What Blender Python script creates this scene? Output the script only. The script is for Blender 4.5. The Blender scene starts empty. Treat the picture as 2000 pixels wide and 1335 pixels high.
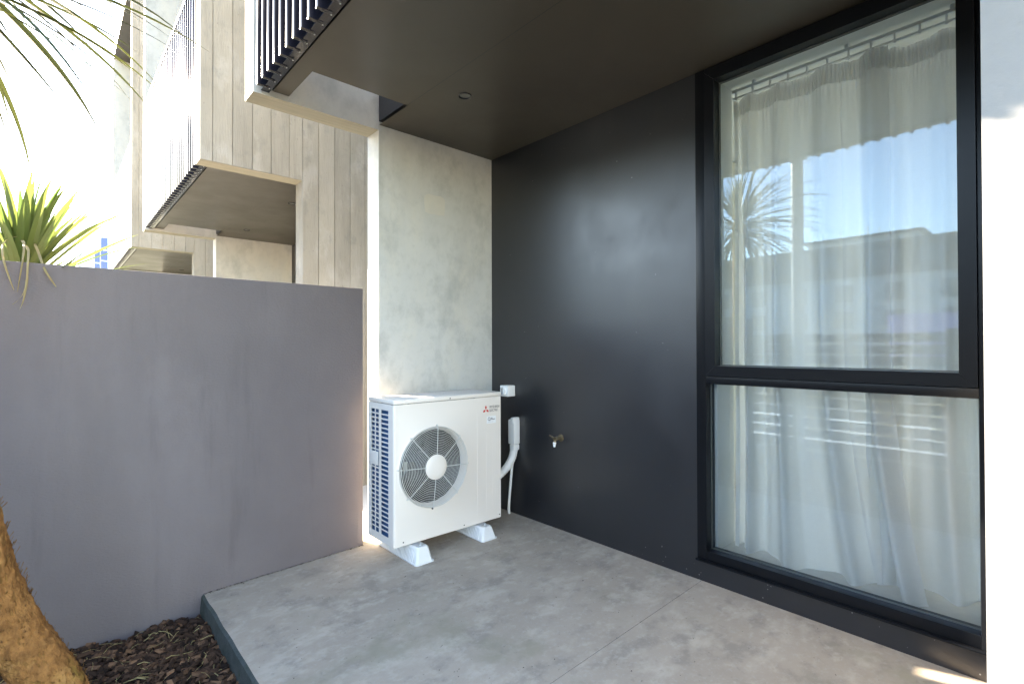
import bpy, math, random
from mathutils import Vector, Matrix, noise as mnoise
R = math.radians
random.seed(7)
sc = bpy.context.scene
col = sc.collection

# ------------------------------------------------------------------ camera, sky, sun, exposure
CAM = Vector((-2.6677, -3.1967, 1.2972))
yaw, pit, rol = R(42.1145), R(0.4487), R(0.1537)
fw = Vector((math.sin(yaw)*math.cos(pit), math.cos(yaw)*math.cos(pit), math.sin(pit)))
rt = Vector((math.cos(yaw), -math.sin(yaw), 0))
up = rt.cross(fw)
r2 = rt*math.cos(rol) - up*math.sin(rol)
u2 = rt*math.sin(rol) + up*math.cos(rol)
cam_d = bpy.data.cameras.new('camera')
cam_d.sensor_width = 36
cam_d.lens = 992.97/2000*36
cam_d.clip_start = .05
cam_d.clip_end = 3000
cam = bpy.data.objects.new('camera', cam_d)
cam.matrix_world = Matrix(((r2.x, u2.x, -fw.x, CAM.x), (r2.y, u2.y, -fw.y, CAM.y), (r2.z, u2.z, -fw.z, CAM.z), (0, 0, 0, 1)))
col.objects.link(cam)
sc.camera = cam

SUN_AZ, SUN_EL = R(71.3), R(21.6)          # azimuth from -X towards +Y
sdir = Vector((-math.cos(SUN_AZ)*math.cos(SUN_EL), math.sin(SUN_AZ)*math.cos(SUN_EL), math.sin(SUN_EL)))
w = bpy.data.worlds.new('World')
sc.world = w
w.use_nodes = True
nt = w.node_tree
bg = nt.nodes['Background']
sky = nt.nodes.new('ShaderNodeTexSky')
sky.sky_type = 'NISHITA'
sky.sun_disc = False
sky.sun_elevation = SUN_EL
sky.sun_rotation = math.atan2(sdir.x, sdir.y)
sky.altitude = 0
sky.air_density = 1.0
sky.dust_density = .3
sky.ozone_density = 2.2
nt.links.new(sky.outputs[0], bg.inputs[0])
bg.inputs[1].default_value = .13
sl = bpy.data.lights.new('sun', 'SUN')
sl.energy = 4.5
sl.angle = R(.55)
sl.color = (1, .95, .87)
so = bpy.data.objects.new('sun', sl)
so.rotation_euler = (-sdir).to_track_quat('-Z', 'Y').to_euler()
so.location = sdir*30
col.objects.link(so)
sc.view_settings.view_transform = 'Standard'
sc.view_settings.look = 'None'
sc.view_settings.gamma = 1
sc.view_settings.exposure = 3.6
sc.view_settings.use_white_balance = True
sc.view_settings.white_balance_temperature = 8100
sc.view_settings.white_balance_tint = 13
sc.render.engine = 'CYCLES'
sc.cycles.max_bounces = 6
sc.cycles.diffuse_bounces = 5
sc.cycles.use_adaptive_sampling = True
sc.cycles.adaptive_threshold = .025
sc.cycles.glossy_bounces = 3
sc.cycles.transparent_max_bounces = 16
sc.cycles.sample_clamp_indirect = 8


# ------------------------------------------------------------------ helpers
class MB:
    def __init__(s):
        s.v, s.f, s.m = [], [], []

    def add(s, vs, fs, mi=0):
        o = len(s.v)
        s.v += [tuple(v) for v in vs]
        s.f += [tuple(i+o for i in f) for f in fs]
        s.m += [mi]*len(fs)
        return s

    def box(s, x0, x1, y0, y1, z0, z1, mi=0):
        x0, x1 = min(x0, x1), max(x0, x1)
        y0, y1 = min(y0, y1), max(y0, y1)
        z0, z1 = min(z0, z1), max(z0, z1)
        vs = [(x, y, z) for z in (z0, z1) for y in (y0, y1) for x in (x0, x1)]
        return s.add(vs, [(0, 2, 3, 1), (4, 5, 7, 6), (0, 1, 5, 4), (2, 6, 7, 3), (0, 4, 6, 2), (1, 3, 7, 5)], mi)

    def bbox(s, x0, x1, y0, y1, z0, z1, b=.004, mi=0):
        """box with chamfered edges"""
        x0, x1 = min(x0, x1), max(x0, x1)
        y0, y1 = min(y0, y1), max(y0, y1)
        z0, z1 = min(z0, z1), max(z0, z1)
        import bmesh
        bm = bmesh.new()
        bmesh.ops.create_cube(bm, size=1)
        for v in bm.verts:
            v.co = ((x0+x1)/2+v.co.x*(x1-x0), (y0+y1)/2+v.co.y*(y1-y0), (z0+z1)/2+v.co.z*(z1-z0))
        bmesh.ops.bevel(bm, geom=bm.edges[:], offset=b, segments=2, affect='EDGES', profile=.6)
        bm.verts.index_update()
        s.add([v.co[:] for v in bm.verts], [[v.index for v in f.verts] for f in bm.faces], mi)
        bm.free()
        return s

    def prism(s, poly, axis, a, b, mi=0):
        """poly: list of 2D points (ccw), extruded along axis from a to b"""
        def P(p, t):
            if axis == 'y': return (p[0], t, p[1])
            if axis == 'z': return (p[0], p[1], t)
            return (t, p[0], p[1])
        n = len(poly)
        vs = [P(p, a) for p in poly]+[P(p, b) for p in poly]
        fs = [tuple(range(n)), tuple(range(2*n-1, n-1, -1))]
        fs += [(i, i+n, (i+1) % n+n, (i+1) % n) for i in range(n)]
        return s.add(vs, fs, mi)

    def tube(s, pts, rad, n=8, cap=True, mi=0):
        pts = [Vector(p) for p in pts]
        rs = rad if isinstance(rad, (list, tuple)) else [rad]*len(pts)
        vs, fs = [], []
        prev = None
        for i, p in enumerate(pts):
            d = (pts[min(i+1, len(pts)-1)]-pts[max(i-1, 0)]).normalized()
            if prev is None:
                a = Vector((0, 0, 1)) if abs(d.z) < .9 else Vector((1, 0, 0))
                e1 = d.cross(a).normalized()
            else:
                e1 = (prev-d*prev.dot(d)).normalized()
            prev = e1
            e2 = d.cross(e1)
            for k in range(n):
                t = 2*math.pi*k/n
                vs.append(p+(e1*math.cos(t)+e2*math.sin(t))*rs[i])
        m = len(pts)
        for i in range(m-1):
            for k in range(n):
                fs.append((i*n+k, i*n+(k+1) % n, (i+1)*n+(k+1) % n, (i+1)*n+k))
        if cap:
            fs.append(tuple(range(n-1, -1, -1)))
            fs.append(tuple((m-1)*n+k for k in range(n)))
        return s.add(vs, fs, mi)

    def lathe(s, prof, org, ax, n=24, mi=0):
        """prof: (radius, along) list revolved round ax at org"""
        ax = Vector(ax).normalized()
        a = Vector((0, 0, 1)) if abs(ax.z) < .9 else Vector((1, 0, 0))
        e1 = ax.cross(a).normalized()
        e2 = ax.cross(e1)
        org = Vector(org)
        vs, fs = [], []
        for r_, h in prof:
            for k in range(n):
                t = 2*math.pi*k/n
                vs.append(org+ax*h+(e1*math.cos(t)+e2*math.sin(t))*r_)
        for i in range(len(prof)-1):
            for k in range(n):
                fs.append((i*n+k, i*n+(k+1) % n, (i+1)*n+(k+1) % n, (i+1)*n+k))
        if prof[0][0] > 1e-5: fs.append(tuple(range(n-1, -1, -1)))
        if prof[-1][0] > 1e-5: fs.append(tuple((len(prof)-1)*n+k for k in range(n)))
        return s.add(vs, fs, mi)

    def mesh(s, name, mats, smooth=False):
        me = bpy.data.meshes.new(name)
        me.from_pydata(s.v, [], s.f)
        for m in (mats if isinstance(mats, (list, tuple)) else [mats]):
            me.materials.append(m)
        if any(s.m):
            me.polygons.foreach_set('material_index', s.m)
        import bmesh
        bm = bmesh.new()
        bm.from_mesh(me)
        bmesh.ops.recalc_face_normals(bm, faces=bm.faces[:])
        bm.to_mesh(me)
        bm.free()
        if smooth:
            me.polygons.foreach_set('use_smooth', [True]*len(me.polygons))
            try:
                me.set_sharp_from_angle(angle=R(35))
            except Exception:
                pass
        me.update()
        return me

    def build(s, name, mats, parent=None, smooth=False):
        return put(name, s.mesh(name, mats, smooth), parent)


def put(name, me, parent=None, loc=None, rot=None, scale=None):
    o = bpy.data.objects.new(name, me)
    col.objects.link(o)
    if loc is not None: o.location = loc
    if rot is not None: o.rotation_euler = rot
    if scale is not None: o.scale = scale
    if parent is not None:
        o.parent = parent
        p = parent
        M = Matrix.Identity(4)
        while p is not None:
            M = Matrix.LocRotScale(p.location, p.rotation_euler, p.scale) if p.parent is None else M
            p = p.parent
        # every top-level parent is unrotated and unscaled; its children are given in world space
        if parent.parent is None:
            o.matrix_parent_inverse = Matrix.Translation(-parent.location)
        else:
            o.matrix_parent_inverse = Matrix.Translation(-parent.location)
    return o


def thing(name, label, cat, loc=(0, 0, 0), group=None):
    o = bpy.data.objects.new(name, None)
    o.empty_display_size = .1
    o.location = loc
    col.objects.link(o)
    return tag(o, label, cat, group)


def tag(o, label=None, cat=None, group=None, kind=None):
    if label: o['label'] = label
    if cat: o['category'] = cat
    if group: o['group'] = group
    if kind: o['kind'] = kind
    return o


# ------------------------------------------------------------------ materials
def mat(name, base, rough=.6, spec=.5, metal=0., var=None, vscale=3., detail=6, bump=0., bscale=40., stretch=(1, 1, 1),
        coat=0., layers=(), bstretch=None, rvar=0.):
    """principled with layered noise colour, fine bump; layers: (scale, stretch, lo, hi, colour, strength)"""
    m = bpy.data.materials.new(name)
    m.use_nodes = True
    t = m.node_tree
    N, L = t.nodes, t.links
    b = N['Principled BSDF']
    b.inputs['Base Color'].default_value = (*base, 1)
    b.inputs['Roughness'].default_value = rough
    b.inputs['Specular IOR Level'].default_value = spec
    b.inputs['Metallic'].default_value = metal
    b.inputs['Coat Weight'].default_value = coat
    tc = N.new('ShaderNodeTexCoord')

    def noise(sc_, st, det=6, rg=.6):
        mp = N.new('ShaderNodeMapping')
        mp.inputs['Scale'].default_value = st
        L.new(tc.outputs['Object'], mp.inputs[0])
        n = N.new('ShaderNodeTexNoise')
        n.inputs['Scale'].default_value = sc_
        n.inputs['Detail'].default_value = det
        n.inputs['Roughness'].default_value = rg
        L.new(mp.outputs[0], n.inputs['Vector'])
        return n
    cur = None
    if var:
        n = noise(vscale, stretch, detail)
        r = N.new('ShaderNodeValToRGB')
        r.color_ramp.elements[0].position = .3
        r.color_ramp.elements[1].position = .7
        r.color_ramp.elements[0].color = (*base, 1)
        r.color_ramp.elements[1].color = (*var, 1)
        L.new(n.outputs[0], r.inputs[0])
        cur = r.outputs[0]
    for (s_, st, lo, hi, c, k) in layers:
        n = noise(s_, st, 8, .65)
        mr = N.new('ShaderNodeMapRange')
        mr.inputs[1].default_value = lo
        mr.inputs[2].default_value = hi
        mr.inputs[3].default_value = 0
        mr.inputs[4].default_value = k
        mr.interpolation_type = 'SMOOTHSTEP'
        L.new(n.outputs[0], mr.inputs[0])
        mx = N.new('ShaderNodeMix')
        mx.data_type = 'RGBA'
        L.new(mr.outputs[0], mx.inputs[0])
        if cur is None:
            mx.inputs[6].default_value = (*base, 1)
        else:
            L.new(cur, mx.inputs[6])
        mx.inputs[7].default_value = (*c, 1)
        cur = mx.outputs[2]
    if cur is not None:
        L.new(cur, b.inputs['Base Color'])
    if rvar:
        n = noise(vscale*1.7, stretch, 5)
        mr = N.new('ShaderNodeMapRange')
        mr.inputs[1].default_value = .3
        mr.inputs[2].default_value = .7
        mr.inputs[3].default_value = rough-rvar
        mr.inputs[4].default_value = rough+rvar
        L.new(n.outputs[0], mr.inputs[0])
        L.new(mr.outputs[0], b.inputs['Roughness'])
    if bump:
        n = noise(bscale, bstretch or stretch, 6)
        bp = N.new('ShaderNodeBump')
        bp.inputs['Strength'].default_value = bump
        bp.inputs['Distance'].default_value = .01
        L.new(n.outputs[0], bp.inputs['Height'])
        L.new(bp.outputs[0], b.inputs['Normal'])
    return m


M = {}
M['concrete'] = mat('smooth_concrete', (.52, .52, .50), .75, .3, var=(.58, .575, .55), vscale=1.6, bump=.12, bscale=30,
                    layers=((2.3, (1, 1, .5), .44, .74, (.62, .58, .50), .8), (3.5, (1, 1, .7), .46, .68, (.37, .375, .36), .8), (13, (1, 1, 1), .48, .74, (.43, .43, .41), .5), (1.3, (1, 1, .35), .44, .68, (.43, .43, .415), .6),
                            (60, (1, 1, 1), .62, .72, (.27, .26, .24), .4)))
M['toned_concrete'] = mat('shade_toned_concrete', (.23, .235, .235), .8, .3, var=(.285, .285, .28), vscale=1.6, bump=.12, bscale=30, layers=((7, (1, 1, 1), .54, .74, (.18, .18, .18), .6),))  # same concrete, colour darkened so the near wall's shaded end reads dimmer
M['patch'] = mat('patch_mortar', (.60, .57, .51), .8, .3, var=(.55, .53, .48), vscale=9, bump=.1)
M['board'] = mat('board_formed_concrete', (.212, .200, .176), .85, .2, var=(.262, .248, .220), vscale=2.2, stretch=(1.6, 1.6, .7), bump=.4, bscale=14,
                 bstretch=(9, 9, .9), layers=((3, (9, 9, .5), .48, .74, (.165, .155, .136), .42), (2.4, (2, 2, 1), .50, .68, (.295, .287, .268), .65),
                                             (5, (1.5, 1.5, 1), .54, .70, (.165, .162, .152), .55), (40, (1, 1, .8), .62, .74, (.11, .10, .085), .7),
                                             (70, (1, 1, 1), .64, .74, (.33, .32, .30), .5)))
_t = M['board'].node_tree
_b = _t.nodes['Principled BSDF']
_src = _b.inputs['Base Color'].links[0].from_socket
_oi = _t.nodes.new('ShaderNodeObjectInfo')
_mr = _t.nodes.new('ShaderNodeMapRange')
_mr.inputs[3].default_value, _mr.inputs[4].default_value = .90, 1.10
_mx = _t.nodes.new('ShaderNodeVectorMath')
_mx.operation = 'SCALE'
_t.links.new(_oi.outputs['Random'], _mr.inputs[0])
_t.links.new(_src, _mx.inputs[0])
_t.links.new(_mr.outputs[0], _mx.inputs['Scale'])
_t.links.new(_mx.outputs[0], _b.inputs['Base Color'])
M['board_dark'] = mat('board_joint', (.22, .205, .18), .9, .2)
M['fin_under'] = mat('formwork_underside', (.34, .31, .245), .8, .3, var=(.27, .25, .195), vscale=4, stretch=(.6, 6, 1), bump=.2, bscale=20)
M['render'] = mat('grey_plaster', (.130, .109, .112), .62, .35, var=(.160, .136, .139), vscale=1.3, bump=.32, bscale=95, bstretch=(.7, .7, 1.3),
                  layers=((1.1, (1, 1, .2), .50, .70, (.180, .154, .158), .6), (5, (1, 1, .10), .56, .70, (.114, .096, .098), .6), (2.5, (1, 1, .6), .55, .72, (.188, .160, .162), .4), (120, (1, 1, 1), .55, .7, (.125, .115, .12), .35)))
M['dark_wall'] = mat('dark_cladding', (.005, .0062, .0095), .385, .95, var=(.007, .0083, .012), vscale=2, bump=.03, bscale=150, rvar=.05,
                     layers=((70, (1, 1, 1), .70, .74, (.16, .16, .16), .5), (1.5, (1, 1, .3), .5, .75, (.016, .017, .02), .6)))
M['soffit'] = mat('bronze_soffit', (.056, .048, .038), .40, .5, var=(.066, .057, .045), vscale=1.4, bump=.02, bscale=60, rvar=.06,
                  layers=((45, (1, 1, 1), .73, .77, (.13, .12, .10), .35),))
M['dark_metal'] = mat('dark_powder_coat', (.018, .020, .026), .30, .5)
M['slat'] = mat('slat_powder_coat', (.012, .013, .022), .13, .5)
M['frame'] = mat('black_joinery', (.005, .006, .008), .30, .22, bump=.01, bscale=200)
M['seal'] = mat('glazing_seal', (.22, .21, .19), .5, .4)
M['galv'] = mat('zinc', (.55, .57, .58), .35, .5, metal=.8)
M['brass'] = mat('tarnished_brass', (.28, .22, .13), .42, .5, metal=.85, var=(.16, .13, .09), vscale=60)
M['lamp'] = mat('lamp_reflector', (.20, .195, .18), .3, .5, metal=.8)
M['ac'] = mat('cream_enamel', (.81, .745, .68), .38, .5, bump=.015, bscale=220)
M['ac_side'] = mat('cream_enamel_side', (.79, .75, .70), .45, .5)
M['coil'] = mat('blue_condenser_fins', (.02, .10, .24), .4, .5)
M['black'] = mat('dark_plastic', (.008, .008, .009), .45, .5)
M['fan'] = mat('grey_fan', (.035, .035, .035), .4, .5)
M['wire'] = mat('grille_wire', (.66, .65, .61), .4, .5)
M['pvc'] = mat('white_plastic', (.80, .80, .78), .38, .5)
M['foot'] = mat('white_foot_plastic', (.76, .76, .75), .5, .4)
M['red'] = mat('red_print', (.62, .05, .04), .5)
M['ink'] = mat('black_print', (.06, .05, .05), .5)
M['white'] = mat('white_sticker', (.85, .85, .85), .4)
M['int_paint'] = mat('interior_white_paint', (.86, .84, .77), .5, .4)
M['carpet'] = mat('pale_floor', (.70, .66, .60), .9, .1, var=(.64, .60, .55), vscale=30, bump=.2, bscale=300)
M['slab'] = mat('patio_concrete', (.345, .287, .228), .66, .4, var=(.415, .35, .282), vscale=1.8, bump=.12, bscale=70, rvar=.1,
                layers=((3.4, (1, 1.5, 1), .50, .68, (.50, .44, .365), .7), (5.5, (1, 1.2, 1), .50, .66, (.255, .222, .185), .7), (13, (1, 1.3, 1), .52, .68, (.50, .44, .37), .5), (55, (1, 1, 1), .52, .66, (.42, .385, .34), .4),
                        (2.1, (1, 1, 1), .54, .68, (.295, .265, .195), .75), (24, (1, 1, 1), .60, .72, (.24, .21, .18), .5), (42, (1, 1, 1), .66, .72, (.07, .06, .05), .8)))
M['slab_edge'] = mat('damp_mossy_concrete', (.095, .105, .105), .85, .2, var=(.05, .065, .055), vscale=9, bump=.6, bscale=60,
                     layers=((16, (1, 1, 1), .55, .7, (.035, .06, .02), .7),))
M['soil'] = mat('dark_soil', (.022, .015, .011), .95, .1, var=(.04, .028, .02), vscale=12, bump=.8, bscale=40)
M['ground'] = mat('dry_ground', (.17, .16, .13), .95, .1, var=(.10, .115, .06), vscale=.4, bump=.3, bscale=8)
M['asphalt'] = mat('asphalt', (.085, .085, .087), .85, .3, var=(.10, .10, .098), vscale=3, bump=.3, bscale=80)
M['paving'] = mat('concrete_paving', (.46, .45, .43), .8, .3, var=(.40, .395, .38), vscale=2, bump=.15, bscale=40)
M['trunk'] = mat('corky_bark', (.37, .165, .055), .9, .15, var=(.15, .062, .02), vscale=34, stretch=(1, 1, .6), bump=1., bscale=85, bstretch=(1, 1, .6),
                 layers=((9, (1, 1, 1), .52, .66, (.42, .215, .075), .6), (5, (1, 1, .6), .58, .72, (.22, .15, .03), .6), (60, (1, 1, .7), .58, .68, (.07, .03, .012), .8)))
M['flake'] = mat('dry_bark_fibre', (.30, .15, .05), .9, .1, var=(.16, .07, .024), vscale=45)
M['fleck'] = mat('pale_fleck', (.30, .30, .29), .8)
M['roofing'] = mat('pale_roof_edge', (.55, .55, .54), .5, .4)
M['tape'] = mat('white_track', (.82, .82, .80), .4)


def leaf_mat(name, c1, c2, trans=.45, rough=.38):
    m = bpy.data.materials.new(name)
    m.use_nodes = True
    t = m.node_tree
    N, L = t.nodes, t.links
    b = N['Principled BSDF']
    oi = N.new('ShaderNodeObjectInfo')
    mx = N.new('ShaderNodeMix')
    mx.data_type = 'RGBA'
    mx.inputs[6].default_value = (*c1, 1)
    mx.inputs[7].default_value = (*c2, 1)
    L.new(oi.outputs['Random'], mx.inputs[0])
    L.new(mx.outputs[2], b.inputs['Base Color'])
    b.inputs['Roughness'].default_value = rough
    tr = N.new('ShaderNodeBsdfTranslucent')
    L.new(mx.outputs[2], tr.inputs[0])
    ms = N.new('ShaderNodeMixShader')
    ms.inputs[0].default_value = trans
    L.new(b.outputs[0], ms.inputs[1])
    L.new(tr.outputs[0], ms.inputs[2])
    L.new(ms.outputs[0], N['Material Output'].inputs[0])
    return m


M['leaf'] = leaf_mat('strap_leaf', (.075, .125, .030), (.16, .19, .05))
M['leaf_olive'] = leaf_mat('dusky_strap_leaf', (.025, .036, .018), (.10, .115, .030), .18)
M['leaf_dead'] = leaf_mat('dry_strap_leaf', (.30, .22, .09), (.42, .33, .16), .35, .6)
M['grass'] = leaf_mat('dry_tussock', (.42, .36, .20), (.50, .44, .28), .3, .7)


def chip_mat():
    m = mat('bark_chip', (.05, .028, .018), .85, .2)
    t = m.node_tree
    N, L = t.nodes, t.links
    a = N.new('ShaderNodeAttribute')
    a.attribute_name = 'tint'
    r = N.new('ShaderNodeValToRGB')
    r.color_ramp.elements[0].color = (.022, .012, .008, 1)
    r.color_ramp.elements[1].color = (.24, .125, .07, 1)
    e = r.color_ramp.elements.new(.55)
    e.color = (.080, .042, .026, 1)
    L.new(a.outputs['Fac'], r.inputs[0])
    L.new(r.outputs[0], N['Principled BSDF'].inputs['Base Color'])
    return m


M['chip'] = chip_mat()


def glass_mat():
    m = bpy.data.materials.new('window_glass')
    m.use_nodes = True
    t = m.node_tree
    N, L = t.nodes, t.links
    N.remove(N['Principled BSDF'])
    fr = N.new('ShaderNodeFresnel')
    fr.inputs[0].default_value = 1.75
    g = N.new('ShaderNodeBsdfGlossy')
    g.inputs['Roughness'].default_value = 0
    g.inputs['Color'].default_value = (.60, .80, 1, 1)
    tr = N.new('ShaderNodeBsdfTransparent')
    tr.inputs[0].default_value = (.975, .98, .975, 1)
    mr = N.new('ShaderNodeMath')
    mr.operation = 'MULTIPLY'
    mr.inputs[1].default_value = 1.25
    mr.use_clamp = True
    L.new(fr.outputs[0], mr.inputs[0])
    mx = N.new('ShaderNodeMixShader')
    L.new(mr.outputs[0], mx.inputs[0])
    L.new(tr.outputs[0], mx.inputs[1])
    L.new(g.outputs[0], mx.inputs[2])
    L.new(mx.outputs[0], N['Material Output'].inputs[0])
    return m


M['glass'] = glass_mat()


def sheer_mat(name, transp, colr=(.92, .92, .90)):
    m = bpy.data.materials.new(name)
    m.use_nodes = True
    t = m.node_tree
    N, L = t.nodes, t.links
    N.remove(N['Principled BSDF'])
    tc = N.new('ShaderNodeTexCoord')
    fac = None
    for st in ((1, 40, 900), (1, 900, 40)):
        mp = N.new('ShaderNodeMapping')
        mp.inputs['Scale'].default_value = st
        L.new(tc.outputs['Object'], mp.inputs[0])
        n = N.new('ShaderNodeTexNoise')
        n.inputs['Scale'].default_value = 1
        n.inputs['Detail'].default_value = 2
        L.new(mp.outputs[0], n.inputs['Vector'])
        if fac is None:
            fac = n.outputs[0]
        else:
            ad = N.new('ShaderNodeMath')
            ad.operation = 'ADD'
            L.new(fac, ad.inputs[0])
            L.new(n.outputs[0], ad.inputs[1])
            fac = ad.outputs[0]
    mr = N.new('ShaderNodeMapRange')
    mr.inputs[1].default_value = .7
    mr.inputs[2].default_value = 1.3
    mr.inputs[3].default_value = transp*.45
    mr.inputs[4].default_value = transp*1.6
    L.new(fac, mr.inputs[0])
    d = N.new('ShaderNodeBsdfDiffuse')
    d.inputs[0].default_value = (*colr, 1)
    tl = N.new('ShaderNodeBsdfTranslucent')
    tl.inputs[0].default_value = (*colr, 1)
    a = N.new('ShaderNodeMixShader')
    a.inputs[0].default_value = .45
    L.new(d.outputs[0], a.inputs[1])
    L.new(tl.outputs[0], a.inputs[2])
    tp = N.new('ShaderNodeBsdfTransparent')
    mx = N.new('ShaderNodeMixShader')
    L.new(mr.outputs[0], mx.inputs[0])
    L.new(a.outputs[0], mx.inputs[1])
    L.new(tp.outputs[0], mx.inputs[2])
    L.new(mx.outputs[0], N['Material Output'].inputs[0])
    return m


M['sheer'] = sheer_mat('sheer_linen', .04)
M['backlight'] = sheer_mat('backlight_cloth', .0, (.42, .41, .385))  # translucent cloth of the added backlight sheet
M['tape_cloth'] = sheer_mat('curtain_heading', .03, (.94, .94, .92))

# ------------------------------------------------------------------ ground, slab, garden bed
S = .82
L1, L2, T = 1.0087, 1.8057, .164
ZB, ZS = 2.783, 2.817
WT = 7.25                       # top of the concrete walls
SL = .024                       # fall of the patio

g = MB()
g.add([(-600, -600, -.32), (600, -600, -.32), (600, 600, -.32), (-600, 600, -.32)], [(0, 1, 2, 3)])
tag(g.build('ground', M['ground']), kind='structure')
g = MB().box(-17, -10, -80, 80, -.40, -.25)
tag(g.build('road', M['asphalt']), kind='structure')
g = MB().box(-9.9, -5.2, -80, 80, -.4, -.14)
tag(g.build('footpath', M['paving']), kind='structure')
g = MB().box(-4.6, 4, .17, 1.43, -.4, -.05)
tag(g.build('side_path', M['paving']), kind='structure')


def slab_piece(y0, y1, name, parent):
    b = MB()
    x0, e = -2.062, .012
    n = 26
    ys = [y0+(y1-y0)*i/n for i in range(n+1)]
    vs = []
    for y in ys:
        j = .0012*math.sin(y*17)+.0015*math.sin(y*61+1)
        zt = SL*x0
        vs += [(0.03, y, SL*.03), (x0+e+j, y, zt), (x0+j*.6, y, zt-.012+j*.5), (x0-.006+j, y, -.12), (x0-.004, y, -.4)]
    fs, mi = [], []
    for i in range(n):
        a, c = i*5, i*5+5
        for k in range(4):
            fs.append((a+k, a+k+1, c+k+1, c+k))
            mi.append(0 if k < 1 else 1)
    b.add(vs, fs)
    b.m = mi
    lo = len(b.v)
    # end faces
    b.add([vs[i] for i in range(5)]+[(.03, y0, -.4)], [(0, 1, 2, 3, 4, 5)], 1)
    b.add([vs[-5+i] for i in range(5)]+[(.03, y1, -.4)], [(0, 1, 2, 3, 4, 5)], 1)
    return b.build(name, [M['slab'], M['slab_edge']], parent)


sb = slab_piece(-1.8042, .166, 'patio_slab', None)
tag(sb, kind='structure')
slab_piece(-4.6, -1.8058, 'slab_panel', sb)

# garden bed: soil sheet, bark chips, straw
g = MB()
nx, ny = 40, 70
vs = []
for j in range(ny+1):
    for i in range(nx+1):
        x, y = -5.0+2.95*i/nx, -4.6+4.62*j/ny
        vs.append((x, y, -.168+.012*math.sin(x*7+1)*math.sin(y*5)+.008*math.sin(x*19+y*13)-.03*max(0, (x+2.4))))
g.add(vs, [(j*(nx+1)+i, j*(nx+1)+i+1, (j+1)*(nx+1)+i+1, (j+1)*(nx+1)+i) for j in range(ny) for i in range(nx)])
tag(g.build('garden_bed', M['soil'], None, True), kind='structure')


def bed_z(x, y):
    return -.168+.012*math.sin(x*7+1)*math.sin(y*5)+.008*math.sin(x*19+y*13)-.03*max(0, (x+2.4))


def chips(n, x0, x1, y0, y1):
    vs, fs, tint = [], [], []
    rnd = random.Random(3)
    for _ in range(n):
        x, y = rnd.uniform(x0, x1), rnd.uniform(y0, y1)
        l, wd, h = rnd.uniform(.012, .036), rnd.uniform(.006, .015), rnd.uniform(.003, .008)
        z = bed_z(x, y)+rnd.uniform(.002, .028)
        rot = Matrix.Rotation(rnd.uniform(0, 6.28), 3, 'Z') @ Matrix.Rotation(rnd.gauss(0, .45), 3, 'X') @ Matrix.Rotation(rnd.gauss(0, .35), 3, 'Y')
        o = len(vs)
        tv = min(1, max(0, rnd.gauss(.38, .28)))
        for (sx, sy, sz) in ((-1, -.5, -1), (.8, -1, -1), (1, .6, -1), (-.7, 1, -1), (-.9, -.4, 1), (.7, -.8, 1), (1, .5, 1), (-.6, .8, 1)):
            q = rot @ Vector((sx*l*rnd.uniform(.8, 1.1), sy*wd*rnd.uniform(.7, 1.1), sz*h))
            vs.append((x+q.x, y+q.y, z+q.z))
        for f in ((3, 2, 1, 0), (4, 5, 6, 7), (0, 1, 5, 4), (1, 2, 6, 5), (2, 3, 7, 6), (3, 0, 4, 7)):
            fs.append(tuple(i+o for i in f))
            tint.append(tv)
    me = bpy.data.meshes.new('bark_mulch')
    me.from_pydata(vs, [], fs)
    at = me.attributes.new('tint', 'FLOAT', 'FACE')
    at.data.foreach_set('value', tint)
    me.materials.append(M['chip'])
    return me


o = put('bark_mulch', chips(15000, -3.6, -2.066, -2.2, -.003))
tag(o, 'dark brown bark mulch spread in the garden bed', 'mulch', kind='stuff')
g = MB()
rnd = random.Random(5)
for _ in range(420):
    x, y = rnd.uniform(-3.4, -2.075), rnd.uniform(-1.5, -.01)
    z = bed_z(x, y)+rnd.uniform(.018, .04)
    a, l = rnd.uniform(0, 6.28), rnd.uniform(.03, .11)
    k = rnd.gauss(0, .25)
    pts = []
    for i in range(4):
        t = i/3-.5
        pts.append((x+math.cos(a+k*t)*l*t, y+math.sin(a+k*t)*l*t, z+.01*math.sin(t*4+k*3)+rnd.uniform(0, .004)))
    g.tube(pts, rnd.choice((.0007, .001, .0014, .0024)), 4)
tag(g.build('dry_straw', M['leaf_dead']), 'pale dry leaf shreds lying on the mulch', 'straw', kind='stuff')

# ------------------------------------------------------------------ boundary wall (dark grey plaster)
XF, FH = 1.124, 1.684
b = MB()
b.bbox(-5.0, -XF, 0.0, .15, -.42, FH, .006)
bw = b.build('boundary_wall', M['render'], None, True)
tag(bw, 'long low boundary wall plastered in dark grey beside the patio', 'wall')
g = MB()
g.box(-2.028, -2.0255, -.0008, .002, -.1, FH-.01)
# grit gathered where the slab meets the wall
g = MB()
rnd = random.Random(11)
for _ in range(420):
    x = rnd.uniform(-2.05, -1.13)
    y = -abs(rnd.gauss(0, .007))-.002
    s_ = rnd.uniform(.001, .0042)
    q = [(x+rnd.uniform(-s_, s_)*1.5, y+rnd.uniform(-s_, s_), SL*x+.0005+rnd.uniform(0, s_)) for _ in range(5)]
    g.add(q, [(0, 1, 2), (0, 2, 3), (0, 3, 4), (1, 2, 4)])
for _ in range(170):
    x, y = rnd.uniform(-2.0, -.02), -abs(rnd.gauss(0, 1.3))-.02
    s_ = rnd.uniform(.0012, .0042)
    q = [(x+rnd.uniform(-s_, s_)*1.5, y+rnd.uniform(-s_, s_), SL*x+.0004+rnd.uniform(0, s_*.8)) for _ in range(5)]
    g.add(q, [(0, 1, 2), (0, 2, 3), (0, 3, 4), (1, 2, 4)])
tag(g.build('grit', M['chip']), 'dark dirt crumbs along the low wall and over the slab', 'dirt', kind='stuff')


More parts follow.
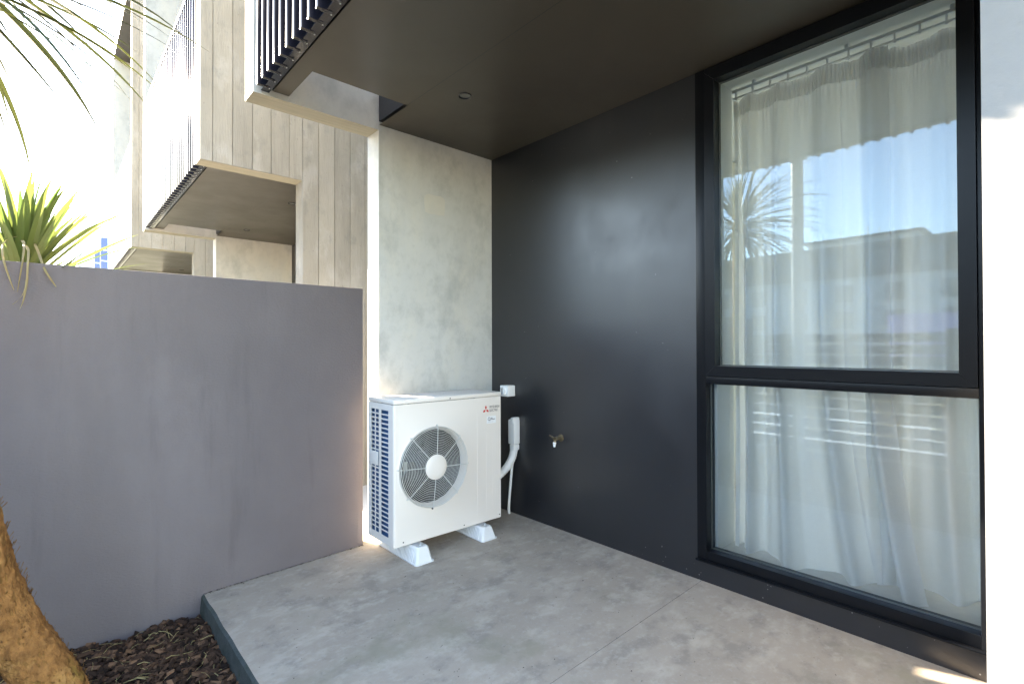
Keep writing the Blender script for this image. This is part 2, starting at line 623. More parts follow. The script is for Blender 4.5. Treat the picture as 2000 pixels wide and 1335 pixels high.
# ------------------------------------------------------------------ townhouses
def side_wall(parent, y0, y1, board_face=None, name='concrete_wall'):
    b = MB()
    poly = [(-L1, -.42), (1.62, -.42), (1.62, WT), (-L2, WT), (-L2, ZB), (-L1, ZB)]
    b.prism(poly, 'y', y0, y1)
    for i, f in enumerate(b.f):
        zs = [b.v[k][2] for k in f]
        if max(zs)-min(zs) < 1e-6 and abs(zs[0]-ZB) < 1e-6:
            b.m[i] = 1
    wl = b.build(name, [M['board'] if board_face is not None else M['concrete'], M['fin_under']], parent)
    if board_face is not None:
        rnd = random.Random(int(abs(y0)*100))
        x = -L2+.001
        first = True
        while x < 1.2:
            wd = .146+rnd.uniform(-.006, .006)
            if first: wd = .085
            xe = x+wd
            lower = x > -L1-.01
            if not lower and xe > -L1: xe = -L1-.001
            z0 = -.1 if lower else ZB+.002
            th = rnd.uniform(.004, .011)
            m = MB()
            e = .0022
            n = 14
            # a cast plank: slightly wavy face, chamfered long edges
            ph = rnd.uniform(0, 6)
            vs, fs = [], []
            for i in range(n+1):
                z = z0+(WT-.002-z0)*i/n
                dw = .0012*math.sin(i*1.7+ph)
                yy = y0-th-.0012*math.sin(i*2.3+ph)
                vs += [(x+.001, y0-.0003, z), (x+.003+dw, yy, z), (xe-.003+dw, yy+.001*math.sin(i+ph), z), (xe-.001, y0-.0003, z)]
            for i in range(n):
                for k in range(3):
                    fs.append((i*4+k, i*4+k+1, i*4+k+5, i*4+k+4))
            fs += [(0, 1, 2, 3), (n*4+3, n*4+2, n*4+1, n*4)]
            m.add(vs, fs)
            m.build('board_imprint', M['board'], wl)
            x = xe+rnd.uniform(.0006, .0022)
            first = False
    return wl


SLAT_ME = MB().bbox(-L2, -1.738, -.0125, .0125, 2.797, 4.352, .003).mesh('slat', M['slat'], True)
SCREW_ME = MB().lathe([(0, -.0022), (.0038, -.0016), (.0046, 0)], (0, 0, 0), (0, 0, 1), 8).mesh('screw', M['galv'], True)


def downlight_meshes():
    a = MB().lathe([(.031, .001), (.0365, -.004), (.038, -.006), (.0395, -.004), (.040, .001)], (0, 0, 0), (0, 0, 1), 28)
    ring = a.mesh('downlight', M['dark_metal'], True)
    c = MB().lathe([(.0315, 0), (.029, .004), (.020, .022), (.019, .030), (0, .031)], (0, 0, 0), (0, 0, 1), 24)
    cup = c.mesh('lamp_reflector', M['lamp'], True)
    return ring, cup


DL = downlight_meshes()


def townhouse(yN, yF, label, board_near, lights, notch=True, full=False):
    th = thing('townhouse', label, 'house', (0, (yN+yF)/2, 0), 'townhouses in the row')
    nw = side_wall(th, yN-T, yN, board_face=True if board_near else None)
    if not board_near: nw.data.materials[0] = M['toned_concrete']
    far = side_wall(th, yF, yF+T)
    # soffit: outer sheet with the notch at the far wall, inner sheet
    n0, n1, nd = -1.605, -1.0095, .380
    e = .004
    if notch:
        poly = [(-1.698, yN+e), (-1.0105, yN+e), (-1.0105, yF-nd), (n0, yF-nd), (n0, yF-e), (-1.698, yF-e)]
    else:
        poly = [(-1.698, yN+e), (-1.0105, yN+e), (-1.0105, yF-e), (-1.698, yF-e)]
    MB().prism(poly, 'z', ZS, ZS+.02).build('soffit_panel', M['soffit'], th)
    hole = [(c[0], c[1]) for c in lights]
    # inner sheet (built from strips round the recessed lamps)
    b = MB()
    xs = sorted(set([-1.0065, -.003]+[v for h in hole for v in (h[0]-.030, h[0]+.030)]))
    ys = sorted(set([yN+e, yF-e]+[v for h in hole for v in (h[1]-.030, h[1]+.030)]))
    for i in range(len(xs)-1):
        for j in range(len(ys)-1):
            cx, cy = (xs[i]+xs[i+1])/2, (ys[j]+ys[j+1])/2
            if any(abs(cx-h[0]) < .03 and abs(cy-h[1]) < .03 for h in hole): continue
            b.add([(xs[i], ys[j], ZS), (xs[i+1], ys[j], ZS), (xs[i+1], ys[j+1], ZS), (xs[i], ys[j+1], ZS)], [(0, 3, 2, 1)])
    b.build('soffit_panel', M['soffit'], th)
    for h in hole:
        d = put('downlight', DL[0], th, (h[0], h[1], ZS))
        o = bpy.data.objects.new('lamp_reflector', DL[1])
        col.objects.link(o)
        o.parent = d
    # balcony floor above, with the same slot
    if notch:
        poly2 = [(-1.69, yN+.002), (.0, yN+.002), (.0, yF-.002), (n1+.002, yF-.002), (n1+.002, yF-nd-.006), (n0-.006, yF-nd-.006), (n0-.006, yF-.002), (-1.69, yF-.002)]
    else:
        poly2 = [(-1.69, yN+.002), (.0, yN+.002), (.0, yF-.002), (-1.69, yF-.002)]
    MB().prism(poly2, 'z', ZS+.024, 3.02).build('balcony_floor', M['dark_metal'], th)
    # screen of upright blades on an angle rail
    r = MB().box(-1.764, -1.7185, yN+.003, yF-.003, 2.8005, 2.806)
    r.box(-1.7235, -1.7185, yN+.003, yF-.003, 2.8062, 2.90)
    r.bbox(-L2-.004, -1.735, yN+.003, yF-.003, 4.353, 4.388, .004)
    scr = r.build('blade_screen', M['slat'], th)
    k = 0
    y = yF-.072
    while y > yN+.03:
        put('slat', SLAT_ME, scr, (0, y, 0))
        s_ = put('screw', SCREW_ME, scr, (-1.7345, y+.012, 2.8004))
        y -= .0985
        k += 1
    # upper storey wall, its glazing and the roof with dark eaves lining
    b = MB()
    b.box(0, .15, yN+.001, yF-.001, ZS+.03, 3.10)
    b.box(0, .15, yN+.001, yF-.001, 5.6, WT-.3)
    b.box(0, .15, yN+.001, yN+.35, 3.10, 5.6)
    b.box(0, .15, yF-.35, yF-.001, 3.10, 5.6)
    b.build('upper_wall', M['dark_wall'], th)
    dr = MB().box(.05, .09, yN+.352, yF-.352, 3.102, 3.17).box(.05, .09, yN+.352, yF-.352, 5.52, 5.598)
    for yy in (yN+.352, (yN+yF)/2-.035, yF-.422):
        dr.box(.052, .088, yy, yy+.07, 3.171, 5.519)
    dd = dr.build('balcony_door', M['frame'], th)
    MB().add([(.07, yN+.42, 3.17), (.07, yF-.42, 3.17), (.07, yF-.42, 5.52), (.07, yN+.42, 5.52)], [(0, 1, 2, 3)]).build('glass_pane', M['glass'], dd)
    rf = MB().box(-L2-.004, 1.60, yN+.001, yF-.001, 6.935, WT-.05).build('roof', M['roofing'], th)
    MB().box(-L2+.003, -.002, yN+.004, yF-.004, 6.905, 6.931).build('eaves_lining', M['soffit'], rf)
    MB().box(1.45, 1.58, yN+.001, yF-.001, 2.85, 6.93).build('rear_wall', M['int_paint'], th)
    return th, far


D0N, D0F = -3.0505, 0.0
D1N, D1F = 1.602, 4.688
D2N, D2F = 6.305, 9.30
home, w0 = townhouse(D0N, D0F, 'nearest townhouse with smooth concrete wall, dark cladding and tall black window', False, [(-.813, -.725), (-.813, -2.38)])
h1, w2 = townhouse(D1N, D1F, 'middle townhouse with board-marked concrete wall and bladed balcony', True, [(-.793, 4.028), (-.786, 2.367)])
h2, w4 = townhouse(D2N, D2F, 'farthest townhouse, dark eaves high against the white sky', True, [(-.774, 8.637), (-.774, 6.98)], notch=False)
for (h, yN, yF) in ((h1, D1N, D1F), (h2, D2N, D2F)):
    b = MB().box(0, .15, yN+.001, yF-.001, -.42, ZS)
    b.build('facade_wall', M['dark_wall'], h)

# the repaired square and hairline crack on the near concrete wall
b = MB()
cx, cz, hw, hh = -.551, 2.350, .090, .072
pts = []
for k in range(28):
    a = 2*math.pi*k/28
    c, s_ = math.cos(a), math.sin(a)
    q = .35
    pts.append((cx+hw*math.copysign(abs(c)**q, c)+random.uniform(-.004, .004), cz+hh*math.copysign(abs(s_)**q, s_)+random.uniform(-.003, .003)))
b.prism(pts, 'y', -.0022, .001)
b.build('repair_patch', M['patch'], w0)

# ---- ground floor front of the nearest house: cladding round the window
WY0, WY1, WZ0, WZ1 = -1.790, -3.004, .127, 2.810
b = MB()
b.box(0, .12, WY0, -.0005, -.05, ZS+.004)
b.box(0, .12, WY1-.0, WY0-.0005, -.05, WZ0)
b.box(0, .12, WY1, WY0-.0005, WZ1, ZS+.004)
b.box(0, .12, D0N+.0005, WY1-.0005, -.05, ZS+.004)
fwl = b.build('facade_wall', M['dark_wall'], home)

b = MB()
rnd = random.Random(77)
for _ in range(46):
    y, z, q = rnd.uniform(-1.75, -.2), rnd.uniform(.05, 2.7), rnd.uniform(.0012, .0034)
    if rnd.random() < .35: y, z = rnd.uniform(-2.95, -1.3), rnd.uniform(.02, .12)
    b.add([(-.0007, y-q, z-q*.6), (-.0007, y+q*.7, z-q), (-.0007, y+q, z+q*.5), (-.0007, y-q*.4, z+q)], [(0, 1, 2, 3)])
b.build('dust_flecks', M['fleck'], fwl)['kind'] = 'stuff'

# ---- window
fx0, fx1 = -.020, .080
FJ = .055
b = MB()
b.bbox(fx0, fx1, WY0-FJ, WY0-.001, WZ0+.001, WZ1-.001, .002)
b.bbox(fx0, fx1, WY1+.001, WY1+FJ, WZ0+.001, WZ1-.001, .002)
b.bbox(fx0+.0015, fx1-.002, WY1+FJ+.0005, WY0-FJ-.0005, WZ0+.001, WZ0+.052, .002)
b.bbox(fx0+.0015, fx1-.002, WY1+FJ+.0005, WY0-FJ-.0005, WZ1-.022, WZ1-.001, .002)
b.bbox(fx0+.0015, fx1-.002, WY1+FJ+.0005, WY0-FJ-.0005, 1.090, 1.1285, .002)
wf = b.build('window_frame', M['frame'], home, True)
b = MB().bbox(-.034, .004, WY1+.002, WY0+.004, WZ0-.010, WZ0+.0005, .003)
b.build('sill_flashing', M['frame'], wf, True)
# awning sash: four mitred rails
sy0, sy1, sz0, sz1, sw = WY0-FJ-.002, WY1+FJ+.002, 1.1315, 2.7865, .055
x0, x1 = -.030, .055


def rail(pts):
    m = MB().prism(pts, 'x', x0, x1)
    return m.build('sash_rail', M['frame'], wf)


e = .0004
rail([(sy0-e, sz0), (sy1+e, sz0), (sy1+sw+e, sz0+sw), (sy0-sw-e, sz0+sw)])
rail([(sy0-e, sz1), (sy0-sw-e, sz1-sw), (sy1+sw+e, sz1-sw), (sy1+e, sz1)])
rail([(sy0, sz0+e), (sy0-sw, sz0+sw+e), (sy0-sw, sz1-sw-e), (sy0, sz1-e)])
rail([(sy1, sz0+e), (sy1, sz1-e), (sy1+sw, sz1-sw-e), (sy1+sw, sz0+sw+e)])


def pane(y0, y1, z0, z1, x):
    p = MB().add([(x, y0, z0), (x, y1, z0), (x, y1, z1), (x, y0, z1)], [(0, 1, 2, 3)]).build('glass_pane', M['glass'], wf)
    s_ = MB()
    k = .006
    s_.box(x+.006, x+.012, y0-k, y0, z0, z1).box(x+.006, x+.012, y1, y1+k, z0, z1)
    s_.box(x+.006, x+.0118, y1+k, y0-k, z0, z0+k).box(x+.006, x+.0118, y1+k, y0-k, z1-k, z1)
    s_.build('glazing_spacer', M['seal'], wf)


pane(sy0-sw-.0002, sy1+sw+.0002, sz0+sw, sz1-sw, .026)
pane(WY0-FJ-.0002, WY1+FJ+.0002, WZ0+.052, 1.090, .026)

# ---- room behind the window: reveal lining, floor, ceiling, walls (shallow, lit through an added unseen rear opening)
b = MB()
b.box(.081, .285, WY0-.070, WY0-.045, .16, 2.785)
b.box(.081, .285, WY1+.030, WY1+.050, .16, 2.785)
b.build('window_reveal', M['int_paint'], home)
MB().box(.121, 1.438, D0N+.002, -.002, .05, .158).build('room_floor', M['carpet'], home)
MB().box(.081, .1205, WY1+.06, WY0-.075, .10, .1575).build('inner_sill', M['int_paint'], home)
b = MB().box(.081, 1.438, D0N+.002, -.002, 2.786, 2.812)
b.build('room_ceiling', M['int_paint'], home)
b = MB().box(.1215, .160, WY0-.044, -.003, .159, 2.785)
b.box(.125, 1.43, -.024, -.004, .159, 2.785)
b.box(.125, 1.43, D0N+.004, D0N+.024, .159, 2.785)
b.build('room_wall', M['int_paint'], home)
b = MB().box(1.44, 1.55, D0N+.002, -1.16, .06, .20).box(1.44, 1.55, D0N+.002, -1.16, 2.72, 2.84).box(1.44, 1.55, -1.1595, -.002, .06, .20).box(1.44, 1.55, -1.1595, -.002, 2.72, 2.84)
b.build('rear_wall', M['int_paint'], home)
b = MB().box(1.47, 1.52, -1.159, -1.11, .201, 2.719).box(1.47, 1.52, -.05, -.003, .201, 2.719)
rd = b.build('added_rear_window', M['frame'], home)  # added rear window, out of sight, lets sky light into the room
MB().box(1.441, 1.549, -1.62, -1.161, .201, 2.719).build('added_light_block', M['int_paint'], home)  # added pier, blocks the backlight so the gap beside the curtain stays dark
MB().add([(1.45, D0N+.003, .19), (1.45, -1.63, .19), (1.45, -1.63, 2.73), (1.45, D0N+.003, 2.73)], [(0, 1, 2, 3)]).build('backlight_sheet', M['backlight'], home)  # added unseen translucent sheet that backlights the curtains
MB().add([(1.495, -1.11, .2), (1.495, -.05, .2), (1.495, -.05, 2.72), (1.495, -1.11, 2.72)], [(0, 1, 2, 3)]).build('glass_pane', M['glass'], rd)


# ------------------------------------------------------------------ curtains and their track
def curtain(name, label, ya, yb, xoff, zbot, seed, flare, nf, sweep=0.):
    th = thing(name, label, 'curtain', (xoff, (ya+yb)/2, zbot(0.5)), 'sheer curtains behind the window')
    rnd = random.Random(seed)
    nu, nv = 220, 56
    amp = [rnd.uniform(.045, .075) for _ in range(nf+2)]
    edges = [0]
    for _ in range(nf): edges.append(edges[-1]+rnd.uniform(.6, 1.4))
    edges = [e_/edges[-1] for e_ in edges]
    ztop = 2.690

    def fold(u):
        for i in range(nf):
            if u <= edges[i+1] or i == nf-1:
                t = (u-edges[i])/(edges[i+1]-edges[i])
                s_ = math.sin(2*math.pi*t)
                return amp[i]*(s_+.35*math.sin(4*math.pi*t+i))
        return 0
    vs, fs = [], []
    for j in range(nv+1):
        v = j/nv
        for i in range(nu+1):
            u = i/nu
            zb = zbot(u)
            z = ztop+(zb-ztop)*v
            grow = .35+.65*min(1, v*2.2)
            x = xoff+fold(u)*grow
            x += .0035*math.sin(u*nu*.9)*max(0, 1-v*9)
            k = max(0, (v-.62)/.38)
            x -= flare*(k**1.8)*(.75+.35*math.sin(u*9+seed))
            y = ya+(yb-ya)*u+.012*math.sin(v*3+u*7+seed)*v+(.035*k*k)*math.sin(u*5+1)-sweep*max(0, (v-.5)/.5)**1.8*(.35+.65*u)
            vs.append((x, y, z))
    for j in range(nv):
        for i in range(nu):
            a = j*(nu+1)+i
            fs.append((a, a+1, a+nu+2, a+nu+1))
    MB().add(vs, fs).build('fabric', M['sheer'], th, True)
    # gathered heading tape
    vs, fs = [], []
    nh = 420
    for j in range(5):
        v = j/4
        for i in range(nh+1):
            u = i/nh
            x = xoff-.006+fold(u)*.35+.0055*math.sin(u*(ya-yb)*430+seed)*(1-.4*v)
            vs.append((x, ya+(yb-ya)*u, ztop+.018-.098*v))
    for j in range(4):
        for i in range(nh):
            a = j*(nh+1)+i
            fs.append((a, a+1, a+nh+2, a+nh+1))
    MB().add(vs, fs).build('heading_tape', M['tape_cloth'], th, True)
    # bottom hem and leading edge hem
    vs, fs = [], []
    for i in range(nu+1):
        u = i/nu
        base = nv*(nu+1)+i
        zb = zbot(u)
        k = 1.0
        x = xoff+fold(u)-flare*(.75+.35*math.sin(u*9+seed))-.0025
        y = ya+(yb-ya)*u+.012*math.sin(3+u*7+seed)+.035*math.sin(u*5+1)-sweep*(.35+.65*u)
        vs += [(x, y, zb), (x+.004, y, zb+.012)]
    for i in range(nu): fs.append((2*i, 2*i+2, 2*i+3, 2*i+1))
    MB().add(vs, fs).build('hem', M['tape_cloth'], th, True)
    vs, fs = [], []
    for j in range(nv+1):
        v = j/nv
        z = ztop+(zbot(0)-ztop)*v
        k = max(0, (v-.62)/.38)
        x = xoff+fold(0)*(.35+.65*min(1, v*2.2))-flare*(k**1.8)*(.75+.35*math.sin(seed))-.003
        y = ya+.012*math.sin(v*3+seed)*v+.035*k*k*math.sin(1)-sweep*max(0, (v-.5)/.5)**1.8*.35
        vs += [(x, y+.001, z), (x+.001, y-.020, z)]
    for j in range(nv): fs.append((2*j, 2*j+2, 2*j+3, 2*j+1))
    MB().add(vs, fs).build('edge_hem', M['tape_cloth'], th, True)
    return th


curtain('sheer_curtain', 'left sheer white curtain, its hem flared out over the floor', -1.888, -2.62, .255, lambda u: .162+.008*math.sin(u*11), 5, .085, 4, .14)
curtain('sheer_curtain', 'right sheer white curtain hanging flatter beside the sunlit end wall', -2.50, -2.965, .315, lambda u: .172+.022*u, 9, .05, 3)
t = thing('curtain_track', 'white curtain track with small gliders under the room ceiling', 'curtain track', (.27, -2.4, 2.73))
b = MB().box(.245, .262, -2.965, -1.880, 2.752, 2.7665)
b.box(.247, .260, -2.965, -1.880, 2.716, 2.724)
b.build('rail', M['tape'], t)
GL = MB().box(-.006, .006, -.004, .004, -.030, .016).mesh('glider', M['tape'])
y = -1.90
while y > -2.95:
    put('glider', GL, t, (.252, y, 2.738))
    y -= .093
for y in (-2.0, -2.45, -2.85):
    MB().box(.243, .266, y-.008, y+.008, 2.7667, 2.785).build('bracket', M['tape'], t)

# ------------------------------------------------------------------ air-conditioner outdoor unit
AX0, AX1, AY0, AY1, AZ0, AZ1 = -1.145, -.296, -.450, -.120, .085, .972
ac = thing('air_conditioner', 'cream outdoor air conditioner with round fan grille standing on white feet', 'air conditioner', ((AX0+AX1)/2, (AY0+AY1)/2, 0))
FCX, FCZ, FR = -.855, .530, .252
# front panel with a round opening
b = MB()
n = 72
cr = .014
zt = AZ1-.030


def edgept(a):
    dx, dz = math.cos(a), math.sin(a)
    ts = []
    if dx > 0: ts.append((AX1-FCX)/dx)
    if dx < 0: ts.append((AX0+cr-FCX)/dx)
    if dz > 0: ts.append((zt-FCZ)/dz)
    if dz < 0: ts.append((AZ0-FCZ)/dz)
    t_ = min(ts)
    return FCX+dx*t_, FCZ+dz*t_


angs = sorted([2*math.pi*k/n for k in range(n)]+[math.atan2(z-FCZ, x-FCX) % (2*math.pi) for x in (AX0+cr, AX1) for z in (AZ0, zt)])
n = len(angs)
vs = []
for a in angs:
    c, s_ = math.cos(a), math.sin(a)
    ex, ez = edgept(a)
    vs += [(ex, AY0, ez), (FCX+(FR+.012)*c, AY0, FCZ+(FR+.012)*s_), (FCX+(FR+.004)*c, AY0-.004, FCZ+(FR+.004)*s_), (FCX+FR*c, AY0+.002, FCZ+FR*s_),
           (FCX+(FR-.014)*c, AY0+.018, FCZ+(FR-.014)*s_), (FCX+(FR-.018)*c, AY0+.042, FCZ+(FR-.018)*s_)]
fs = []
for i in range(n):
    j = (i+1) % n
    for k in range(5):
        fs.append((i*6+k, j*6+k, j*6+k+1, i*6+k+1))
b.add(vs, fs)
b.build('front_panel', M['ac'], ac, True)
# rounded left corner post, right side, back, base tray
b = MB()
arc = [(AX0+cr-cr*math.sin(a), AY0+cr-cr*math.cos(a)) for a in [i*math.pi/2/6 for i in range(7)]]
vs = []
for (x, y) in arc+[(AX0, AY0+.040)]:
    vs += [(x, y, AZ0), (x, y, zt)]
b.add(vs, [(2*i, 2*i+2, 2*i+3, 2*i+1) for i in range(len(arc))])
b.build('corner_post', M['ac'], ac, True)
b = MB().box(AX1-.002, AX1, AY0+.0005, AY1, AZ0, zt)
b.box(AX0+.002, AX1-.003, AY1-.006, AY1-.003, AZ0+.01, zt)
b.build('rear_casing', M['ac'], ac)
MB().bbox(AX0+.001, AX1-.001, AY0+.003, AY1, AZ0-.004, AZ0+.016, .003).build('base_tray', M['ac'], ac, True)
# lid
b = MB()
b.bbox(AX0-.003, AX1+.003, AY0-.003, AY1+.003, zt+.0015, AZ1, .009)
lid = b.build('lid', M['ac'], ac, True)
SC2 = MB().lathe([(.0045, 0), (.004, .002), (0, .0025)], (0, 0, 0), (0, -1, 0), 10).mesh('screw', M['fan'], True)
for (x, z) in ((-.735, zt+.014), (-1.08, AZ0+.02), (-.62, AZ0+.016), (-.31, AZ0+.02)):
    put('screw', SC2, ac, (x, AY0-.0035 if z > .5 else AY0, z))
# louvred left side in front of the blue coil
zs0, zs1 = AZ0+.045, AZ1-.070
b = MB()
fx = AX0
yA, yB, yC = AY0+.040, AY0+.066, AY0+.158    # front stile, first column, middle stile
yD, yE = AY0+.188, AY0+.290
b.box(fx, fx+.002, yA, yB, AZ0, zt)
b.box(fx, fx+.0021, yC, yD, AZ0+.0, zt)
b.box(fx, fx+.002, yE, AY1, AZ0, zt)
b.box(fx+.0003, fx+.0022, yB, yC, AZ0, zs0).box(fx+.0003, fx+.0022, yB, yC, zs1, zt)
b.box(fx+.0003, fx+.0022, yD, yE, AZ0, zs0).box(fx+.0003, fx+.0022, yD, yE, zs1, zt)
b.box(fx+.0006, fx+.0025, yD+.042, yD+.054, zs0, zs1)
side = b.build('side_panel', M['ac_side'], ac)
nl = 27
pit_ = (zs1-zs0)/nl
LA = MB().add([(0, yB, .006), (0, yC, .006), (.010, yC, -.006), (.010, yB, -.006), (.0016, yB, .0075), (.0016, yC, .0075)],
              [(0, 1, 2, 3), (0, 4, 5, 1)]).box(-.0002, .0015, yB, yC, -.0005, .0075).mesh('louvre', M['ac_side'])
LBm = MB().box(-.0002, .0015, yD, yE, -.0005, .0075).add([(0, yD, .004), (0, yE, .004), (.010, yE, -.006), (.010, yD, -.006)], [(0, 1, 2, 3)]).mesh('louvre', M['ac_side'])
for k in range(1, nl):
    put('louvre', LA, side, (fx, 0, zs0+k*pit_))
    if 15 <= k <= 17:
        continue
    put('louvre', LBm, side, (fx, 0, zs0+k*pit_))
b = MB().bbox(fx-.002, fx+.004, yD+.012, AY1-.004, zs0+14.6*pit_, zs0+17.6*pit_, .002)
b.box(fx-.0035, fx-.0018, yD+.030, AY1-.016, zs0+15.2*pit_, zs0+15.6*pit_)
b.build('hand_grip', M['ac_side'], side, True)
MB().box(AX0+.018, AX0+.04, AY0+.02, AY1-.02, AZ0+.02, zt-.01).build('condenser_coil', M['coil'], ac)
MB().box(AX0+.05, AX1-.02, AY1-.06, AY1-.02, AZ0+.02, zt-.01).build('condenser_coil', M['black'], ac)
# fan
fan = MB().lathe([(.070, 0), (.070, .06), (.05, .075), (0, .078)], (FCX, AY0+.20, FCZ), (0, -1, 0), 28).build('fan', M['fan'], ac, True)
for k in range(3):
    a0 = R(205+120*k)
    vs, fs = [], []
    nr, na = 8, 10
    for i in range(nr+1):
        rr = .066+(.222-.066)*i/nr
        for j in range(na+1):
            t_ = j/na
            a = a0+R(78)*t_*(1-.12*i/nr)+R(18)*i/nr
            vs.append((FCX+rr*math.cos(a), AY0+.185-.075*t_+.015*math.sin(t_*3), FCZ+rr*math.sin(a)))
    for i in range(nr):
        for j in range(na):
            q = i*(na+1)+j
            fs.append((q, q+1, q+na+2, q+na+1))
    MB().add(vs, fs).build('fan_blade', M['fan'], fan, True)
# the motor bracket seen through the grille
MB().box(FCX-.085, FCX-.060, AY1-.10, AY1-.085, AZ0+.02, zt-.01).build('motor_bracket', M['wire'], ac)
# grille: rings, spokes, hub cap
b = MB()


def bulge(r_): return AY0-.012-.010*(1-(r_/FR)**2)


nring = 17
for k in range(nring):
    r_ = .088+(FR+.002-.088)*k/(nring-1)
    seg = 56
    rad = .00145 if k < nring-2 else .0026
    yb = bulge(r_)
    ps = [(FCX+r_*math.cos(2*math.pi*i/seg), yb, FCZ+r_*math.sin(2*math.pi*i/seg)) for i in range(seg)]
    vs, fs = [], []
    for i in range(seg):
        a = 2*math.pi*i/seg
        for (dr, dy) in ((rad, 0), (0, -rad), (-rad, 0), (0, rad)):
            vs.append((FCX+(r_+dr)*math.cos(a), yb+dy, FCZ+(r_+dr)*math.sin(a)))
    for i in range(seg):
        j = (i+1) % seg
        for q in range(4):
            fs.append((i*4+q, j*4+q, j*4+(q+1) % 4, i*4+(q+1) % 4))
    b.add(vs, fs)
for k in range(8):
    a = R(90+45*k-4)
    c, s_ = math.cos(a), math.sin(a)
    b.tube([(FCX+r_*c, bulge(r_)-.003, FCZ+r_*s_) for r_ in (.075, .12, .17, .21, FR+.006)], .0023, 6)
gr = b.build('fan_grille', M['wire'], ac, True)
MB().lathe([(.080, 0), (.080, .005), (.072, .011), (.040, .014), (0, .015)], (FCX, AY0-.018, FCZ), (0, -1, 0), 40).build('hub_cap', M['ac'], gr, True)
for a in (90, 45, -45, 225, 135, -90, 180, 0):
    c, s_ = math.cos(R(a-4)), math.sin(R(a-4))
    put('clip', MB().lathe([(.006, 0), (.006, .008), (.003, .011), (0, .011)], (0, 0, 0), (0, -1, 0), 10).mesh('clip', M['wire'] if a != -90 else M['fan'], True),
        gr, (FCX+(FR+.010)*c, AY0, FCZ+(FR+.010)*s_))
# pressed ribs on the right of the panel
for x in (-.505, -.425, -.372):
    z0_, z1_ = (AZ0+.05, zt-.055) if x < -.43 else (AZ0+.05, zt-.245)
    MB().prism([(x-.006, AY0+.0005), (x-.003, AY0-.0003), (x+.003, AY0-.0003), (x+.006, AY0+.0005)], 'z', z0_, z1_).build('pressed_rib', M['ac'], ac)


# maker's mark: three red rhombi and two lines of capitals
def text_mesh(body, size, mtl, name):
    cu = bpy.data.curves.new(name, 'FONT')
    cu.body = body
    cu.size = size
    cu.extrude = .0003
    cu.resolution_u = 2
    o = bpy.data.objects.new(name, cu)
    me = bpy.data.meshes.new_from_object(o)
    me.name = name
    me.materials.clear()
    me.materials.append(mtl)
    bpy.data.objects.remove(o)
    return me


def stick_text(body, size, x, z, parent, name, y=None, sx=1.):
    me = text_mesh(body, size, M['ink'], name)
    return put(name, me, parent, (x, (AY0-.0008) if y is None else y, z), (math.pi/2, 0, 0), (sx, 1, 1))


lx, lz, ls = -.4315, .8545, .0155
b = MB()
for a in (90, 210, 330):
    c, s_ = math.cos(R(a)), math.sin(R(a))
    px, pz = -s_, c
    q = [(lx+c*.0012, lz+s_*.0012), (lx+c*ls+px*ls*.56, lz+s_*ls+pz*ls*.56), (lx+c*ls*2, lz+s_*ls*2), (lx+c*ls-px*ls*.56, lz+s_*ls-pz*ls*.56)]
    b.prism(q, 'y', AY0-.001, AY0-.0002)
b.build('maker_emblem', M['red'], ac)
stick_text('MITSUBISHI', .0245, lx+.032, lz+.0085, ac, 'lettering', sx=.74)
stick_text('ELECTRIC', .0245, lx+.032, lz-.0155, ac, 'lettering', sx=.74)
st = MB().box(-.424, -.341, AY0-.0009, AY0-.0002, .757, .808).build('sticker', M['white'], ac)
b = MB()
scx, scz = -.4035, .7885
for i in range(26):
    a, a2 = 2*math.pi*i/26, 2*math.pi*(i+1)/26
    q = [(scx+.0105*math.cos(a), scz+.0125*math.sin(a)), (scx+.0105*math.cos(a2), scz+.0125*math.sin(a2)),
         (scx+.0072*math.cos(a2), scz+.0092*math.sin(a2)), (scx+.0072*math.cos(a), scz+.0092*math.sin(a))]
    b.prism(q, 'y', AY0-.0014, AY0-.0008)
b.box(scx+.004, scx+.0125, AY0-.00155, AY0-.0008, scz-.0125, scz-.0085)
b.build('sticker_logo', M['ink'], st)
b = MB()
rnd = random.Random(2)
for (z, xa, xb, hgt) in ((.7905, -.389, -.372, .007), (.7815, -.389, -.350, .007), (.7675, -.414, -.366, .0012)):
    x = xa
    while x < xb:
        wd = rnd.uniform(.0016, .0034)
        b.box(x, x+wd*.62, AY0-.0014, AY0-.0008, z, z+hgt*rnd.uniform(.75, 1))
        x += wd*1.1
b.build('sticker_print', M['ink'], st)
